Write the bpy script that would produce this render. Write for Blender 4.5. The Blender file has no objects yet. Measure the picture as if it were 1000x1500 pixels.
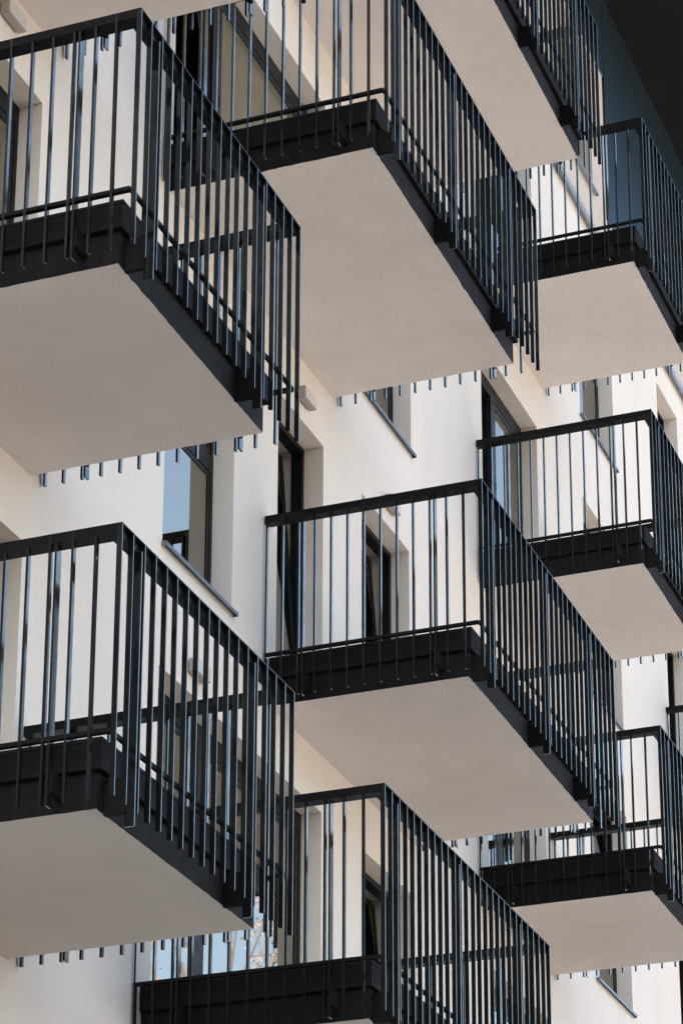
import bpy, bmesh, math, random
from mathutils import Vector, Matrix
R = math.radians
random.seed(7)
S = bpy.context.scene
COL = S.collection

# ------------------------------------------------------------------ camera
cd = bpy.data.cameras.new('camera'); cam = bpy.data.objects.new('camera', cd); COL.objects.link(cam)
YAW, PITCH, ROLL = R(20.49017), R(19.71292), R(-0.0795)
fw = Vector((math.cos(PITCH)*math.cos(YAW), math.cos(PITCH)*math.sin(YAW), math.sin(PITCH)))
rt = fw.cross(Vector((0, 0, 1))).normalized(); up = rt.cross(fw)
r2 = rt*math.cos(ROLL)+up*math.sin(ROLL); u2 = -rt*math.sin(ROLL)+up*math.cos(ROLL)
M = Matrix((r2, u2, -fw)).transposed().to_4x4()
M.translation = Vector((0, -6.7076, 0))
cam.matrix_world = M
cd.sensor_fit = 'AUTO'; cd.sensor_width = 36
cd.lens = 4119.377/1500*36
cd.shift_x = -(550.866-500)/1500
cd.shift_y = (1280.10-750)/1500
cd.clip_start = 0.1; cd.clip_end = 2000
S.camera = cam

# ------------------------------------------------------------------ light
SUN_EL, SUN_AZ = R(42), R(150)          # direction towards the sun, azimuth from +X towards +Y
w = bpy.data.worlds.new('World'); S.world = w; w.use_nodes = True
nt = w.node_tree; bg = nt.nodes['Background']
sky = nt.nodes.new('ShaderNodeTexSky'); sky.sky_type = 'NISHITA'; sky.sun_disc = False
sky.sun_elevation = SUN_EL; sky.sun_rotation = math.pi/2-SUN_AZ
sky.air_density = 1.0; sky.dust_density = 4.0; sky.ozone_density = 1.0
wb_tint = nt.nodes.new('ShaderNodeVectorMath'); wb_tint.operation = 'MULTIPLY'; wb_tint.inputs[1].default_value = (1.0, .93, .835)   # warm tint multiplied into the sky colour in place of a white balance
nt.links.new(sky.outputs[0], wb_tint.inputs[0]); nt.links.new(wb_tint.outputs[0], bg.inputs[0]); bg.inputs[1].default_value = 0.15
sd = bpy.data.lights.new('sun', 'SUN'); sd.energy = 4.0; sd.angle = R(0.6); sd.color = (1, .95, .88)
sun = bpy.data.objects.new('sun', sd); COL.objects.link(sun)
sv = Vector((math.cos(SUN_EL)*math.cos(SUN_AZ), math.cos(SUN_EL)*math.sin(SUN_AZ), math.sin(SUN_EL)))
sun.rotation_euler = sv.to_track_quat('Z', 'Y').to_euler()
S.view_settings.view_transform = 'Standard'; S.view_settings.look = 'None'
S.view_settings.exposure = 2.1; S.view_settings.gamma = 1
S.cycles.max_bounces = 8; S.cycles.diffuse_bounces = 5

# ------------------------------------------------------------------ materials
def mat(name, col, rough=.6, spec=.5, metal=0, bump=None, var=None, ior=1.5, coat=0):
    m = bpy.data.materials.new(name); m.use_nodes = True
    n = m.node_tree; p = n.nodes['Principled BSDF']; L = n.links
    p.inputs['Base Color'].default_value = (*col, 1); p.inputs['Roughness'].default_value = rough
    p.inputs['Specular IOR Level'].default_value = spec; p.inputs['Metallic'].default_value = metal
    p.inputs['IOR'].default_value = ior; p.inputs['Coat Weight'].default_value = coat
    tc = n.nodes.new('ShaderNodeTexCoord')
    geo = n.nodes.new('ShaderNodeNewGeometry')
    if var:                                 # list of (scale, detail, amount, stretch)
        last = None
        for sc, det, amt, st in var:
            mp = n.nodes.new('ShaderNodeMapping'); mp.inputs['Scale'].default_value = st
            L.new(geo.outputs['Position'], mp.inputs[0])
            t = n.nodes.new('ShaderNodeTexNoise'); t.inputs['Scale'].default_value = sc; t.inputs['Detail'].default_value = det
            L.new(mp.outputs[0], t.inputs[0])
            r = n.nodes.new('ShaderNodeMapRange'); r.inputs[1].default_value = .3; r.inputs[2].default_value = .7
            r.inputs[3].default_value = 1-amt; r.inputs[4].default_value = 1+amt
            L.new(t.outputs[0], r.inputs[0])
            x = n.nodes.new('ShaderNodeVectorMath'); x.operation = 'SCALE'
            if last is None: x.inputs[0].default_value = col
            else: L.new(last, x.inputs[0])
            L.new(r.outputs[0], x.inputs['Scale']); last = x.outputs[0]
        L.new(last, p.inputs['Base Color'])
    if bump:                                # (scale, detail, strength, distance)
        t = n.nodes.new('ShaderNodeTexNoise'); t.inputs['Scale'].default_value = bump[0]; t.inputs['Detail'].default_value = bump[1]
        L.new(geo.outputs['Position'], t.inputs[0])
        b = n.nodes.new('ShaderNodeBump'); b.inputs['Strength'].default_value = bump[2]; b.inputs['Distance'].default_value = bump[3]
        L.new(t.outputs[0], b.inputs['Height']); L.new(b.outputs[0], p.inputs['Normal'])
    return m

MT = {}
MT['render'] = mat('cream_render', (.79, .727, .66), .9, .2, bump=(120, 4, .5, .003), var=[(.35, 3, .03, (1, 1, 1)), (2.6, 5, .025, (1, 1, .3)), (130, 3, .06, (1, 1, 1))])
MT['beige'] = mat('beige_render', (.62, .55, .49), .9, .2, bump=(110, 4, .6, .003), var=[(1.5, 3, .04, (1, 1, 1)), (140, 2, .10, (1, 1, 1))])
MT['soffit'] = mat('soffit_paint', (.78, .728, .692), .85, .25, bump=(210, 3, .3, .0015), var=[(.6, 3, .045, (1, 1, 1)), (3.5, 6, .03, (1, 1, 1)), (160, 2, .06, (1, 1, 1))])
def specks(m, scale, radius, dark):
    """sparse small stains"""
    n = m.node_tree; L = n.links; p = n.nodes['Principled BSDF']
    src = p.inputs['Base Color'].links[0].from_socket
    geo = n.nodes.new('ShaderNodeNewGeometry'); v = n.nodes.new('ShaderNodeTexVoronoi'); v.inputs['Scale'].default_value = scale
    L.new(geo.outputs['Position'], v.inputs['Vector'])
    r = n.nodes.new('ShaderNodeMapRange'); r.inputs[1].default_value = radius*.5; r.inputs[2].default_value = radius; r.inputs[3].default_value = dark; r.inputs[4].default_value = 1
    L.new(v.outputs['Distance'], r.inputs[0])
    x = n.nodes.new('ShaderNodeVectorMath'); x.operation = 'SCALE'; L.new(src, x.inputs[0]); L.new(r.outputs[0], x.inputs['Scale']); L.new(x.outputs[0], p.inputs['Base Color'])
specks(MT['soffit'], 1.9, .045, .88); specks(MT['soffit'], 5.0, .05, .93)
MT['edge'] = mat('dark_edge_paint', (.033, .034, .039), .55, .5, bump=(60, 5, .5, .003), var=[(9, 6, .22, (1, 1, 1)), (70, 3, .15, (1, 1, 1))])
MT['band'] = mat('edge_sheet_metal', (.014, .0145, .016), .42, .5, var=[(5, 4, .25, (1, 1, 1))])
MT['steel'] = mat('black_painted_steel', (.0085, .009, .0105), .2, .5, var=[(14, 3, .2, (1, 1, 1))])
MT['railsteel'] = mat('black_rail_steel', (.0085, .009, .0105), .42, .5, var=[(14, 3, .2, (1, 1, 1))])
MT['frame'] = mat('window_frame_dark', (.016, .0165, .018), .4, .5)
MT['sill'] = mat('sill_aluminium', (.17, .19, .22), .38, .5, metal=.75)
MT['flash'] = mat('flashing_aluminium', (.40, .44, .49), .42, .5, metal=.7)
MT['clad'] = mat('dark_cladding', (.018, .024, .032), .34, .6, ior=1.75, bump=(3, 2, .05, .01), var=[(2, 3, .15, (1, 1, .4))])
MT['eave'] = mat('eave_soffit', (.0052, .0056, .0066), .75, .2)
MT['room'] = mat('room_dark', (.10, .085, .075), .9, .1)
MT['curtain'] = mat('curtain_cloth', (.42, .40, .35), .9, .1, var=[(6, 3, .08, (4, 1, .2))])
MT['lampf'] = mat('lamp_front', (.62, .61, .59), .4, .4)
MT['lamp'] = mat('lamp_body', (.40, .36, .32), .5, .4)
MT['lampb'] = mat('lamp_diffuser', (.42, .37, .33), .6, .3)
MT['low_bounce_ground'] = mat('ground_dark', (.032, .030, .026), .95, .1, var=[(.5, 5, .3, (1, 1, 1))])
MT['paving'] = mat('paving_light', (.47, .44, .41), .9, .2, var=[(.4, 4, .12, (1, 1, 1))])
MT['bark'] = mat('bark', (.20, .16, .125), .9, .2)
MT['leaf'] = mat('autumn_leaf', (.52, .27, .12), .8, .2, var=[(1.3, 2, .35, (1, 1, 1))])
MT['bolt'] = mat('steel_bolt', (.35, .36, .38), .4, .5, metal=.8)

def paint(name, base, f0, f90, power, rough, tint=(1, 1, 1), bump=None, uneven=.2):
    """semi-gloss dark paint: dark base under a clear film whose reflection grows towards grazing"""
    m = bpy.data.materials.new(name); m.use_nodes = True
    n = m.node_tree; L = n.links; n.nodes.clear()
    out = n.nodes.new('ShaderNodeOutputMaterial'); mix = n.nodes.new('ShaderNodeMixShader')
    df = n.nodes.new('ShaderNodeBsdfDiffuse'); df.inputs[0].default_value = (*base, 1)
    gl = n.nodes.new('ShaderNodeBsdfGlossy'); gl.inputs['Roughness'].default_value = rough; gl.inputs[0].default_value = (*tint, 1)
    lw = n.nodes.new('ShaderNodeLayerWeight'); lw.inputs[0].default_value = .5
    pw = n.nodes.new('ShaderNodeMath'); pw.operation = 'POWER'; pw.inputs[1].default_value = power
    mr = n.nodes.new('ShaderNodeMapRange'); mr.inputs[3].default_value = f0; mr.inputs[4].default_value = f90
    L.new(lw.outputs['Facing'], pw.inputs[0]); L.new(pw.outputs[0], mr.inputs[0])
    geo = n.nodes.new('ShaderNodeNewGeometry'); t = n.nodes.new('ShaderNodeTexNoise'); t.inputs['Scale'].default_value = 12; t.inputs['Detail'].default_value = 4
    L.new(geo.outputs['Position'], t.inputs[0])
    v = n.nodes.new('ShaderNodeMapRange'); v.inputs[1].default_value = .3; v.inputs[2].default_value = .7; v.inputs[3].default_value = 1-uneven; v.inputs[4].default_value = 1+uneven
    L.new(t.outputs[0], v.inputs[0]); x = n.nodes.new('ShaderNodeMath'); x.operation = 'MULTIPLY'; L.new(mr.outputs[0], x.inputs[0]); L.new(v.outputs[0], x.inputs[1])
    if bump:
        t2 = n.nodes.new('ShaderNodeTexNoise'); t2.inputs['Scale'].default_value = bump[0]; t2.inputs['Detail'].default_value = 5; L.new(geo.outputs['Position'], t2.inputs[0])
        b = n.nodes.new('ShaderNodeBump'); b.inputs['Strength'].default_value = bump[1]; b.inputs['Distance'].default_value = .003
        L.new(t2.outputs[0], b.inputs['Height']); L.new(b.outputs[0], gl.inputs['Normal']); L.new(b.outputs[0], df.inputs['Normal'])
    L.new(x.outputs[0], mix.inputs[0]); L.new(df.outputs[0], mix.inputs[1]); L.new(gl.outputs[0], mix.inputs[2]); L.new(mix.outputs[0], out.inputs[0])
    return m
MT['steel'] = paint('black_painted_steel', (.009, .0093, .010), .006, .8, 2.4, .10, tint=(.96, 1, .93))
MT['railsteel'] = paint('black_rail_steel', (.009, .0093, .010), .006, .5, 4.0, .3)
MT['edge'] = paint('dark_edge_paint', (.014, .0132, .0135), .004, .08, 3.0, .5, bump=(60, .5))
MT['band'] = paint('edge_sheet_metal', (.0125, .0127, .0135), .005, .12, 3.5, .42)
MT['clad'] = paint('dark_cladding', (.007, .014, .024), .01, .75, 2.3, .28, tint=(.66, .88, 1), uneven=.04)
def glass_mat():
    m = bpy.data.materials.new('window_glass'); m.use_nodes = True
    n = m.node_tree; L = n.links; n.nodes.clear()
    out = n.nodes.new('ShaderNodeOutputMaterial'); mix = n.nodes.new('ShaderNodeMixShader')
    tr = n.nodes.new('ShaderNodeBsdfTransparent'); tr.inputs[0].default_value = (.62, .66, .64, 1)
    gl = n.nodes.new('ShaderNodeBsdfGlossy'); gl.inputs['Roughness'].default_value = .012; gl.inputs[0].default_value = (1, .975, .87, 1)
    fr = n.nodes.new('ShaderNodeFresnel'); fr.inputs[0].default_value = 4.5
    L.new(fr.outputs[0], mix.inputs[0]); L.new(tr.outputs[0], mix.inputs[1]); L.new(gl.outputs[0], mix.inputs[2]); L.new(mix.outputs[0], out.inputs[0])
    return m
MT['glass'] = glass_mat()
MT['frame'] = paint('window_frame_dark', (.010, .0102, .011), .004, .22, 3.0, .35)
MT['bracket'] = paint('bracket_steel', (.012, .012, .0128), .004, .07, 3.5, .5)

# ------------------------------------------------------------------ helpers
def box(bm, x0, x1, y0, y1, z0, z1, mi=0):
    v = [bm.verts.new((x, y, z)) for z in (z0, z1) for y in (y0, y1) for x in (x0, x1)]
    for f in ((0, 2, 3, 1), (4, 5, 7, 6), (0, 1, 5, 4), (2, 6, 7, 3), (0, 4, 6, 2), (1, 3, 7, 5)):
        bm.faces.new([v[i] for i in f]).material_index = mi
def obj(name, bm, mats, parent=None, loc=None, bevel=0):
    bmesh.ops.recalc_face_normals(bm, faces=bm.faces)
    if bevel:
        bmesh.ops.bevel(bm, geom=list(bm.edges), offset=bevel, segments=1, affect='EDGES')
    me = bpy.data.meshes.new(name); bm.to_mesh(me); bm.free()
    for m in (mats if isinstance(mats, list) else [mats]): me.materials.append(m)
    o = bpy.data.objects.new(name, me); COL.objects.link(o)
    if loc: o.location = loc
    if parent: o.parent = parent
    return o
def thing(name, label, cat, loc=(0, 0, 0), group=None):
    o = bpy.data.objects.new(name, None); COL.objects.link(o); o.location = loc; o.empty_display_size = .2
    o['label'] = label; o['category'] = cat
    if group: o['group'] = group
    return o
def copy_part(src, parent, loc):
    o = src.copy(); COL.objects.link(o); o.parent = parent; o.location = loc; return o

# ------------------------------------------------------------------ ground
GZ = -1.6
bm = bmesh.new()
bmesh.ops.create_grid(bm, x_segments=2, y_segments=2, size=600)
o = obj('ground', bm, MT['low_bounce_ground'], loc=(0, 0, GZ)); o['kind'] = 'structure'  # unseen ground, kept dark to limit bounce onto the left undersides
bm = bmesh.new(); box(bm, 15, 120, -90, -9.5, -.08, .004)
o = obj('bounce_sheet', bm, MT['paving'], loc=(0, 0, GZ)); o['kind'] = 'structure'  # unseen pale sheet, added and placed to bounce light onto the balcony undersides

# ------------------------------------------------------------------ the building
ZF = {-1: 1.65, 0: 4.54, 1: 7.38, 2: 10.28, 3: 13.20, 4: 16.09}
HEAD = 2.415; DOOR = .33; SILL = .40
X0W, X1W = 1.0, 46.0
FLASH = 16.02
bld = thing('apartment_building', 'cream rendered apartment block with recessed dark framed windows and a dark clad attic', 'building', (0, 0, GZ))
def bpart(name, bm, m, parent=None, bevel=0):
    o = obj(name, bm, m, None, None, bevel)
    o.parent = parent or bld
    if parent is None: o.location = (0, 0, -GZ)
    return o

# openings: x0, x1, z0, z1, style
OPEN = []
for f in (-1, 0, 1, 2, 3):
    z = ZF[f]
    d, s, h = z+DOOR, z+SILL, z+HEAD
    OPEN.append((3.9, 5.1, s, h, 'window', f)); OPEN.append((6.8, 8.0, s, h, 'window', f))
    OPEN.append((10.76, 12.40, d, h, 'wide', f))
    if f % 2 == 0:
        OPEN.append((14.19, 16.87, d, h, 'wide3', f)); OPEN.append((17.65, 18.75, s, h, 'wintilt' if f == 0 else 'winlow', f))
    else:
        OPEN.append((14.19, 15.27, s, h, 'winlow', f)); OPEN.append((16.02, 16.87, d, h, 'tilt', f)); OPEN.append((17.65, 18.69, d, h, 'tilt', f))
    OPEN.append((20.57, 22.20, d, h, 'wide', f))
    OPEN.append((23.69, 24.93, s, h, 'winlow', f))
    OPEN.append((26.80, 27.68, d, h, 'tilt', f))
    for x in (30.2, 33.3, 36.4, 40.0): OPEN.append((x, x+1.2, s, h, 'window', f))
OPEN.append((23.42, 24.50, 16.63, 18.34, 'winlow', 4))
OPEN.append((17.3, 18.4, 16.63, 18.34, 'winlow', 4))

def walled(name, x0, x1, z0, z1, y0, y1, holes, m, m2=None):
    """wall sheet with thickness, holes cut, reveals closed; coordinates in camera height frame"""
    xs = sorted({x0, x1}|{v for h in holes for v in h[:2]}); zs = sorted({z0, z1}|{v for h in holes for v in h[2:4]})
    def inhole(cx, cz): return any(h[0] < cx < h[1] and h[2] < cz < h[3] for h in holes)
    bm = bmesh.new(); V = {}
    def v(i, k, y):
        key = (i, k, y)
        if key not in V: V[key] = bm.verts.new((xs[i], y, zs[k]))
        return V[key]
    nx, nz = len(xs)-1, len(zs)-1
    solid = [[not inhole((xs[i]+xs[i+1])/2, (zs[k]+zs[k+1])/2) for k in range(nz)] for i in range(nx)]
    S_ = lambda i, k: 0 <= i < nx and 0 <= k < nz and solid[i][k]
    for i in range(nx):
        for k in range(nz):
            if not solid[i][k]: continue
            bm.faces.new((v(i, k, y0), v(i+1, k, y0), v(i+1, k+1, y0), v(i, k+1, y0)))
            bm.faces.new((v(i, k, y1), v(i, k+1, y1), v(i+1, k+1, y1), v(i+1, k, y1)))
            if not S_(i-1, k): bm.faces.new((v(i, k, y0), v(i, k+1, y0), v(i, k+1, y1), v(i, k, y1)))
            if not S_(i+1, k): bm.faces.new((v(i+1, k, y0), v(i+1, k, y1), v(i+1, k+1, y1), v(i+1, k+1, y0)))
            if not S_(i, k-1): bm.faces.new((v(i, k, y0), v(i, k, y1), v(i+1, k, y1), v(i+1, k, y0)))
            if not S_(i, k+1): bm.faces.new((v(i, k+1, y0), v(i+1, k+1, y0), v(i+1, k+1, y1), v(i, k+1, y1)))
    return bpart(name, bm, m)
walled('wall', X0W, X1W, GZ, FLASH, 0, .34, [h for h in OPEN if h[5] < 4], MT['render'])
walled('attic_wall', X0W, 25.0, FLASH+.004, 18.42, .02, .34, [h for h in OPEN if h[5] == 4], MT['beige'])
bm = bmesh.new(); box(bm, 25.0, X1W, .02, .34, FLASH+.004, 16.62); bpart('attic_wall', bm, MT['beige'])
# dark cladding: tall panels with open joints
bm = bmesh.new()
xx = [X0W+i*1.85 for i in range(13)]
xx = [x for x in xx if x < 24.6]+[25.045]
js = [25.045-1.85*i for i in range(14)][::-1]
for a, b in zip(js[:-1], js[1:]): box(bm, a+.006, b-.006, .0105, .30, 18.424, 19.52)
js = [25.045+1.86*i for i in range(12)]
for a, b in zip(js[:-1], js[1:]): box(bm, a+.006, b-.006, .011, .30, 16.624, 19.52)
bpart('cladding', bm, MT['clad'], bevel=.003)
bm = bmesh.new(); box(bm, X0W, 25.0, .301, .36, 18.43, 19.50); box(bm, 25.002, X1W, .302, .36, 16.63, 19.50)
bpart('cladding_backing', bm, MT['eave'])
# eaves roof
bm = bmesh.new(); box(bm, X0W-.5, X1W+.5, -2.2, 12, 19.523, 19.80)
rf = bpart('roof', bm, MT['eave'])
bm = bmesh.new(); box(bm, X0W-.52, X1W+.52, -2.24, -2.2, 19.50, 19.84)
fo = obj('fascia', bm, MT['band'], rf)
# flashing along the attic foot
bm = bmesh.new(); box(bm, X0W, X1W, -.07, .018, FLASH+.004, FLASH+.016); box(bm, X0W, X1W, -.07, -.062, FLASH-.05, FLASH+.004)
box(bm, X0W, X1W, .006, .0165, FLASH+.0175, FLASH+.14)
bpart('flashing', bm, MT['flash'])
# back and end volumes so that the block is closed
bm = bmesh.new(); box(bm, X0W+.01, X0W+.3, .345, 12, GZ+.01, 19.5); box(bm, X1W-.3, X1W-.01, .345, 12, GZ+.01, 19.5); box(bm, X0W+.3, X1W-.3, 11.7, 12, GZ+.01, 19.5)
bpart('end_wall', bm, MT['render'])

def rect_frame(bm, x0, x1, z0, z1, w_, y0, y1):
    box(bm, x0, x0+w_, y0, y1, z0, z1); box(bm, x1-w_, x1, y0, y1, z0, z1)
    box(bm, x0+w_, x1-w_, y0, y1, z0, z0+w_); box(bm, x0+w_, x1-w_, y0, y1, z1-w_, z1)

def sash(parent, x0, x1, z0, z1, tilt=0, yc=.155, handle=False, swing=0):
    """a glazed leaf: sash frame and pane, hinged at its foot when tilted"""
    piv = (0, yc, z0)
    for nm in ('sash', 'pane'):
        bm = bmesh.new()
        if nm == 'sash':
            sw = .052 if handle else .034
            rect_frame(bm, x0, x1, 0, z1-z0, sw, 0, .055)
            if handle:
                box(bm, x0+.014, x0+.036, -.006, 0, 1.02, 1.10)
        else: sw = (.050 if handle else .032); box(bm, x0+sw, x1-sw, .006, .014, sw, z1-z0-sw)
        if tilt: bmesh.ops.rotate(bm, cent=(0, 0, 0), matrix=Matrix.Rotation(-tilt, 3, 'X'), verts=bm.verts)
        if swing: bmesh.ops.rotate(bm, cent=(x1, .02, 0), matrix=Matrix.Rotation(-swing, 3, 'Z'), verts=bm.verts)
        obj(nm, bm, MT['frame'] if nm == 'sash' else MT['glass'], parent, piv, .002 if nm == 'sash' else 0)

def opening(x0, x1, z0, z1, style, f):
    door = style in ('wide', 'wide3', 'tilt')
    FY0, FY1, FW = .15, .235, .052
    nm = 'balcony_door' if door else 'window'
    bm = bmesh.new()
    rect_frame(bm, x0-.01, x1+.01, z0-.01, z1+.01, FW, FY0, FY1)
    HD = .09 if style in ('wide', 'wide3') else 0
    if HD: box(bm, x0+FW-.01, x1-FW+.01, FY0, FY1, z1-FW+.01-HD, z1-FW+.01)
    subs = []
    a, b, c, d = x0+FW-.01, x1-FW+.01, z0+FW-.01, z1-FW+.01-HD
    if style == 'winlow':
        zt = min(z0+1.02, z1-.5)
        box(bm, a, b, FY0, FY1, zt, zt+.13)
        subs = [(a, b, c, zt, 0, .153), (a, b, zt+.13, d, R(5.5) if f in (1,) else 0, .153)]
    elif style == 'wide':
        m_ = x0+(x1-x0)*.47
        box(bm, m_-.04, m_+.04, FY0, FY1, c, d); subs = [(a, m_-.04, c, d, 0, .153), (m_+.04, b, c, d, 0, .153)]
    elif style == 'wide3':
        m_ = x0+.98
        box(bm, m_-.05, m_+.05, FY0, FY1, c, d); subs = [(a, m_-.05, c, d, 0, .153), (m_+.05, b, c, d, 0, .153)]
    elif style in ('tilt', 'wintilt'): subs = [(a, b, c, d, R(4.2), .153)]
    else: subs = [(a, b, c, d, 0, .153)]
    w_ = bpart(nm, bm, MT['frame'])
    vis = 12 < x1 and x0 < 29 and f >= 0
    op = R(82) if (style == 'wide' and (f >= 2 or x0 < 13)) or (style == 'wide3' and f == 2) else 0
    for i, s in enumerate(subs): sash(w_, s[0]+.006, s[1]-.006, s[2]+.006, s[3]-.006, s[4], s[5], handle=door, swing=op if i == 0 else 0)
    # room behind
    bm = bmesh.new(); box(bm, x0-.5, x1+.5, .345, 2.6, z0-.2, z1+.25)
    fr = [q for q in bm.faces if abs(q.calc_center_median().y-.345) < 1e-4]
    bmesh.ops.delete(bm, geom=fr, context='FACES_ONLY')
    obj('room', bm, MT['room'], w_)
    # curtain
    if (int(x0*7)+f) % 3 == 0 and vis:
        bm = bmesh.new(); n = 40; cw = (x1-x0)*.42
        top, bot = [], []
        for i in range(n+1):
            x = x1-cw+cw*i/n; y = .46+.03*math.sin(i*1.1)+.012*math.sin(i*2.7)
            bot.append(bm.verts.new((x, y, z0+.03))); top.append(bm.verts.new((x, y, z1+.05)))
        for i in range(n): bm.faces.new((bot[i], bot[i+1], top[i+1], top[i]))
        bmesh.ops.solidify(bm, geom=bm.faces[:], thickness=.004)
        obj('curtain', bm, MT['curtain'], w_)
    # sill
    if not door:
        bm = bmesh.new()
        # sloped sheet with folded front edge and upturned ends
        x_0, x_1 = x0-.008, x1+.022
        sy0, sz0, sy1, sz1 = .148, z0+.012, -.036, z0-.008
        vs = [bm.verts.new(p) for p in ((x_0, sy0, sz0), (x_1, sy0, sz0), (x_1, sy1, sz1), (x_0, sy1, sz1), (x_0, sy0, sz0-.004), (x_1, sy0, sz0-.004), (x_1, sy1, sz1-.004), (x_0, sy1, sz1-.004))]
        for q in ((0, 1, 2, 3), (4, 7, 6, 5), (0, 3, 7, 4), (1, 5, 6, 2), (0, 4, 5, 1), (3, 2, 6, 7)): bm.faces.new([vs[i] for i in q])
        # cut back inside the wall: the part wider than the reveal only exists in front of the wall
        box(bm, x_0-.0, x_1+.0, sy1-.004, sy1, sz1-.024, sz1+.001)
        box(bm, x_0-.003, x_0, sy1-.002, -.001, sz1-.022, sz1+.010); box(bm, x_1, x_1+.003, sy1-.002, -.001, sz1-.022, sz1+.010)
        obj('sill', bm, MT['sill'] if f < 4 else MT['flash'], w_)
for h in OPEN: opening(*h)

# ------------------------------------------------------------------ wall lamps
def wall_lamp(x1, z, label):
    t = thing('wall_lamp', label, 'wall lamp', (x1-.11, 0, z), 'box lamps over the balcony doors')
    bm = bmesh.new(); box(bm, -.108, .108, -.066, -.012, -.002, .092); obj('lamp_body', bm, MT['lamp'], t, bevel=.004)
    bm = bmesh.new(); box(bm, -.100, .100, -.060, -.014, -.006, -.0025); obj('diffuser', bm, MT['lampb'], t)
    bm = bmesh.new(); box(bm, -.104, .104, -.0685, -.0662, .002, .088); obj('front_plate', bm, MT['lampf'], t)
    bm = bmesh.new(); box(bm, -.09, .09, -.012, 0, .01, .08); obj('back_plate', bm, MT['lamp'], t)
wall_lamp(16.57, 9.925, 'small box lamp on the cream wall above the tilted door of the middle balcony')
wall_lamp(18.33, 9.92, 'small box lamp just above the centre balcony railing, near its second door')
wall_lamp(12.05, 10.03, 'box lamp in the top left corner, above the door behind the upper left railing')
wall_lamp(14.82, 7.08, 'box lamp seen between the railing bars of the lower left balcony')

# ------------------------------------------------------------------ balconies
OX = .145; OY = .154; D = 1.4; T = 1.3385
BW, BT = .027, .0125      # flat bar: width, thickness
ZB = -.010
def bar_mesh(name, along_x):
    bm = bmesh.new()
    hx, hy = (.0046, BW/2) if along_x else (BW/2, BT/2)
    # a small notch at the foot: the bar's end is cut on a slant
    z1 = T-.0065-ZB
    v = []
    for z in (0, z1):
        for (x, y) in ((-hx, -hy), (hx, -hy), (hx, hy), (-hx, hy)):
            zz = z
            if z == 0: zz = .006 if (y > 0 if along_x else x > 0) else 0
            v.append(bm.verts.new((x, y, zz-ZB*0)))
    for i, f in enumerate(((3, 2, 1, 0), (4, 5, 6, 7), (0, 1, 5, 4), (1, 2, 6, 5), (2, 3, 7, 6), (3, 0, 4, 7))): bm.faces.new([v[j] for j in f]).material_index = int(i == 0)
    return obj(name, bm, [MT['steel'], MT['bracket']], bevel=.0009)
PROTO = {}
def slab_mesh(L, seed):
    rnd = random.Random(seed); bm = bmesh.new()
    n = int(L/.04); m = int(D/.04); H = .18
    bot, top = [], []
    pts = [(i*L/n, -D, 'f') for i in range(n)]+[(L, -D+j*D/m, 's') for j in range(m+1)]
    left = [(0, -j*D/m, 's') for j in range(m)]
    ring = left+pts
    for (x, y, k) in ring:
        jx = rnd.gauss(0, .0022); jz = abs(rnd.gauss(0, .0028))
        bx_, by_ = x, y
        if y > -.01: jx = 0
        if k == 'f': by_ = y+abs(jx)
        else: bx_ = x+(abs(jx) if x < .01 else -abs(jx))
        bot.append(bm.verts.new((bx_, by_, 0)))
    midv = [bm.verts.new((x, y, .006+abs(rnd.gauss(0, .003)))) for (x, y, k) in ring]
    top = [bm.verts.new((x, y, H)) for (x, y, k) in ring]
    N = len(ring)
    for i in range(N-1):
        bm.faces.new((bot[i], bot[i+1], midv[i+1], midv[i])).material_index = 1
        bm.faces.new((midv[i], midv[i+1], top[i+1], top[i])).material_index = 1
    f = bm.faces.new(bot); f.material_index = 0
    bm.faces.new(top).material_index = 1
    bm.faces.new([bot[0], bot[-1], midv[-1], top[-1], top[0], midv[0]]).material_index = 1
    return bm

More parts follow.
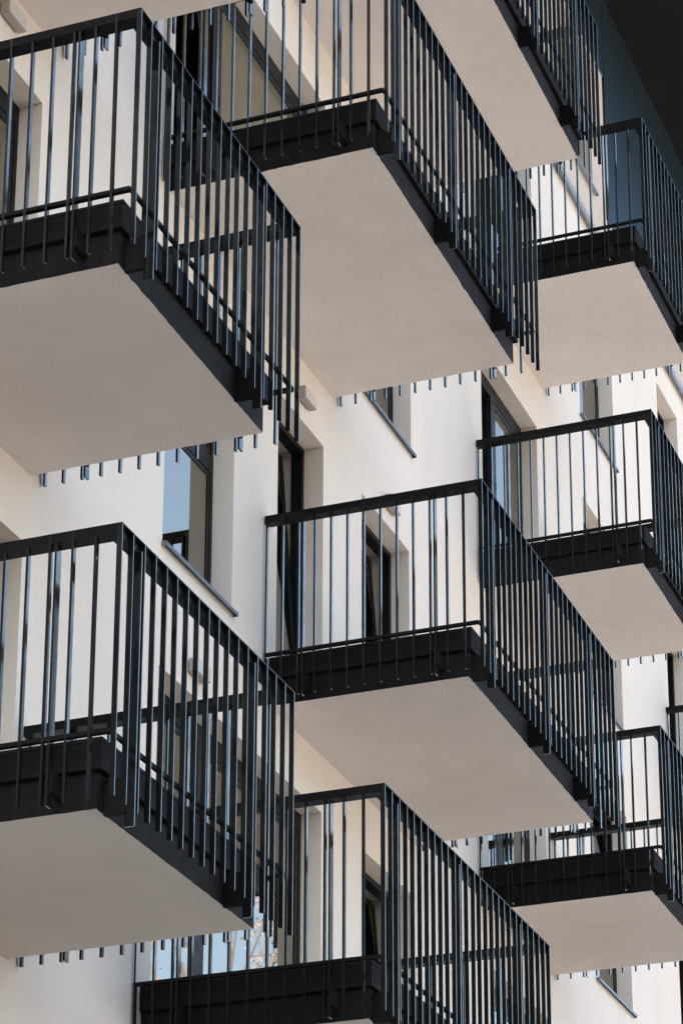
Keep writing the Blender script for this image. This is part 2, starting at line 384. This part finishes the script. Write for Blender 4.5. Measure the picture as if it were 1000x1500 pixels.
def balcony(x0, z0, L, label, seed):
    t = thing('balcony', label, 'balcony', (x0, 0, z0), 'balconies with black bar railings on the cream facade')
    obj('slab', slab_mesh(L, seed), [MT['soffit'], MT['edge']], t)
    bm = bmesh.new(); p = .03
    box(bm, -p, L+p, -D-p, -.004, .182, .314)
    box(bm, -p-.003, L+p+.003, -D-p-.003, -.004, .3145, .336)
    obj('edge_band', bm, MT['band'], t, bevel=.002)
    bm = bmesh.new(); box(bm, .03, L-.03, -D+.03, -.004, .3365, .344); obj('deck', bm, MT['paving'], t)
    ya = -D-OY; xa, xb = -OX, L+OX
    # handrails
    RW = .085
    bm = bmesh.new(); box(bm, xa, xb, ya, ya+RW, T-.006, T); box(bm, xa+.004, xb-.004, ya+.0275, ya+RW-.003, T-.049, T-.0065); obj('handrail', bm, MT['railsteel'], t)
    for s in (0, 1):
        bm = bmesh.new()
        c0, c1 = (xa, xa+RW) if s == 0 else (xb-RW, xb)
        box(bm, c0, c1, ya+RW+.0005, -.012, T-.006, T)
        i0, i1 = (c0+.0008, c1-.003) if s == 0 else (c0+.003, c1-.0008)
        box(bm, i0, i1, ya+RW-.0025, -.014, T-.049, T-.0065)
        box(bm, *((i0, i0+.0005) if s == 0 else (i1-.0005, i1)), ya+.03, ya+RW-.0025, T-.049, T-.0065)
        box(bm, c0+.02, c1-.02, -.012, 0, T-.05, T+.01)      # wall plate
        obj('handrail', bm, MT['railsteel'], t)
    # lower rails
    zr = T-1.017
    bm = bmesh.new(); box(bm, xa+.014, xb-.014, ya+.0275, ya+.045, zr-.022, zr); obj('lower_rail', bm, MT['railsteel'], t)
    for s in (0, 1):
        bm = bmesh.new()
        c0, c1 = (xa+.002, xa+.030) if s == 0 else (xb-.030, xb-.002)
        box(bm, c0, c1, ya+.035, -.012, zr-.020, zr); obj('lower_rail', bm, MT['railsteel'], t)
    # balusters
    if 'f' not in PROTO:
        PROTO['f'] = bar_mesh('baluster', True); PROTO['s'] = bar_mesh('baluster', False); PROTO['used'] = set()
    def put(k, loc):
        if k not in PROTO['used']:
            o = PROTO[k]; o.parent = t; o.location = loc; PROTO['used'].add(k)
        else: o = copy_part(PROTO[k], t, loc)
        o.rotation_euler = (random.gauss(0, .0008), random.gauss(0, .0008), random.gauss(0, .012))
        return o
    n = 26 if L > 2.4 else 17
    span = (xb-.006)-(xa+.006)
    xs = [xa+.006+span*i/n for i in range(n+1)]
    for x in xs: put('f', (x, ya+.013, ZB))
    for s in (0, 1):
        for k in range(13):
            put('s', ((xa+.0145) if s == 0 else (xb-.0145), -.021-.1165*k, ZB))
    # posts with their brackets
    posts = [.09, 1.25, 2.40] if L > 2.4 else [.09, L-.35]
    # move every front post next to its bar
    for q in posts:
        xq = min(xs, key=lambda v: abs(v-q))-.030
        bm = bmesh.new(); box(bm, xq-.0055, xq+.0055, ya+.001, ya+.052, -.078, T-.0495); obj('post', bm, MT['steel'], t, bevel=.001)
        bm = bmesh.new(); box(bm, xq-.012, xq+.012, -D-.110, -D, -.012, .165); obj('bracket', bm, MT['bracket'], t, bevel=.002)
    for s in (0, 1):
        for k in (2, 10):
            yq = -.021-.1165*k-.031
            c0, c1 = (xa+.001, xa+.050) if s == 0 else (xb-.050, xb-.001)
            bm = bmesh.new(); box(bm, c0, c1, yq-.0055, yq+.0055, -.012, T-.0495); obj('post', bm, MT['steel'], t, bevel=.001)
            b0, b1 = (-.122, 0) if s == 0 else (L, L+.122)
            bm = bmesh.new(); box(bm, b0, b1, yq-.014, yq+.014, .06, .165); obj('bracket', bm, MT['bracket'], t, bevel=.002)
    return t
LS, LL = 1.8128, 2.8686
balcony(10.646, 7.385, LS, 'upper left balcony whose broad pale underside fills the left edge of the photo', 1)
balcony(14.1635, 10.279, LL, 'long balcony at top centre with the largest pale underside', 2)
balcony(16.053, 13.196, 2.857, 'highest balcony, cut by the top edge, only its underside and bar ends showing', 3)
balcony(20.588, 13.209, 1.836, 'balcony at upper right in front of the dark blue cladding', 4)
balcony(10.617, 4.543, LS, 'lower left balcony with the darkest underside', 5)
balcony(15.9285, 7.377, 2.857, 'centre balcony, its whole black railing and underside in view', 6)
balcony(20.5315, 10.293, 1.836, 'balcony at the right edge with its corner level with the middle of the photo', 7)
balcony(14.0774, 4.534, LL, 'bottom centre balcony, railing large and its underside cut off by the lower edge', 8)
balcony(20.434, 7.381, 1.836, 'lower right balcony below the right edge one, cut by the right side', 9)
balcony(10.692, 10.264, LS, 'balcony in the top left corner, only its pale underside and bar ends showing', 10)
balcony(26.789, 10.306, 1.836, 'farthest balcony, a scrap of handrail and bars at the right edge', 11)

# ------------------------------------------------------------------ bare autumn tree across the street (seen mirrored in the lower glass)
def tree(x, y, h, seed):
    rnd = random.Random(seed)
    t = thing('autumn_tree', 'nearly bare tree with orange leaves mirrored in the lowest balcony door', 'tree', (x, y, GZ))
    bm = bmesh.new(); lf = bmesh.new()
    def limb(p, d, l, r, depth):
        q = p+d*l; a = d.orthogonal().normalized(); b = d.cross(a); n = 6 if depth < 2 else 4
        c1 = [bm.verts.new(p+(a*math.cos(2*math.pi*i/n)+b*math.sin(2*math.pi*i/n))*r) for i in range(n)]
        c2 = [bm.verts.new(q+(a*math.cos(2*math.pi*i/n)+b*math.sin(2*math.pi*i/n))*r*.68) for i in range(n)]
        for i in range(n): bm.faces.new((c1[i], c1[(i+1) % n], c2[(i+1) % n], c2[i]))
        if depth >= 4:
            for _ in range(8 if depth >= 5 else 3):
                if rnd.random() < (.75 if p.x < -1.0 or p.z > h*.62 else .16):
                    c = p+d*l*rnd.random()+Vector([rnd.gauss(0, .08) for _ in range(3)]); s = rnd.uniform(.03, .065)
                    u = Vector([rnd.gauss(0, 1) for _ in range(3)]).normalized(); v = u.orthogonal().normalized()
                    lf.faces.new([lf.verts.new(c+u*s), lf.verts.new(c+v*s*.6), lf.verts.new(c-u*s), lf.verts.new(c-v*s*.6)])
        if depth < 6:
            for i in range(3 if depth else 5):
                nd = (d*1.0+Vector([rnd.gauss(0, .5) for _ in range(3)])+Vector((0, 0, .15))).normalized()
                limb(p+d*l*rnd.uniform(.55, 1), nd, l*rnd.uniform(.58, .76), r*.55, depth+1)
    limb(Vector((0, 0, 0)), Vector((0, 0, 1)), h*.3, h*.010, 0)
    obj('trunk', bm, MT['bark'], t); obj('crown', lf, MT['leaf'], t)
tree(51, -17.0, 30, 4)
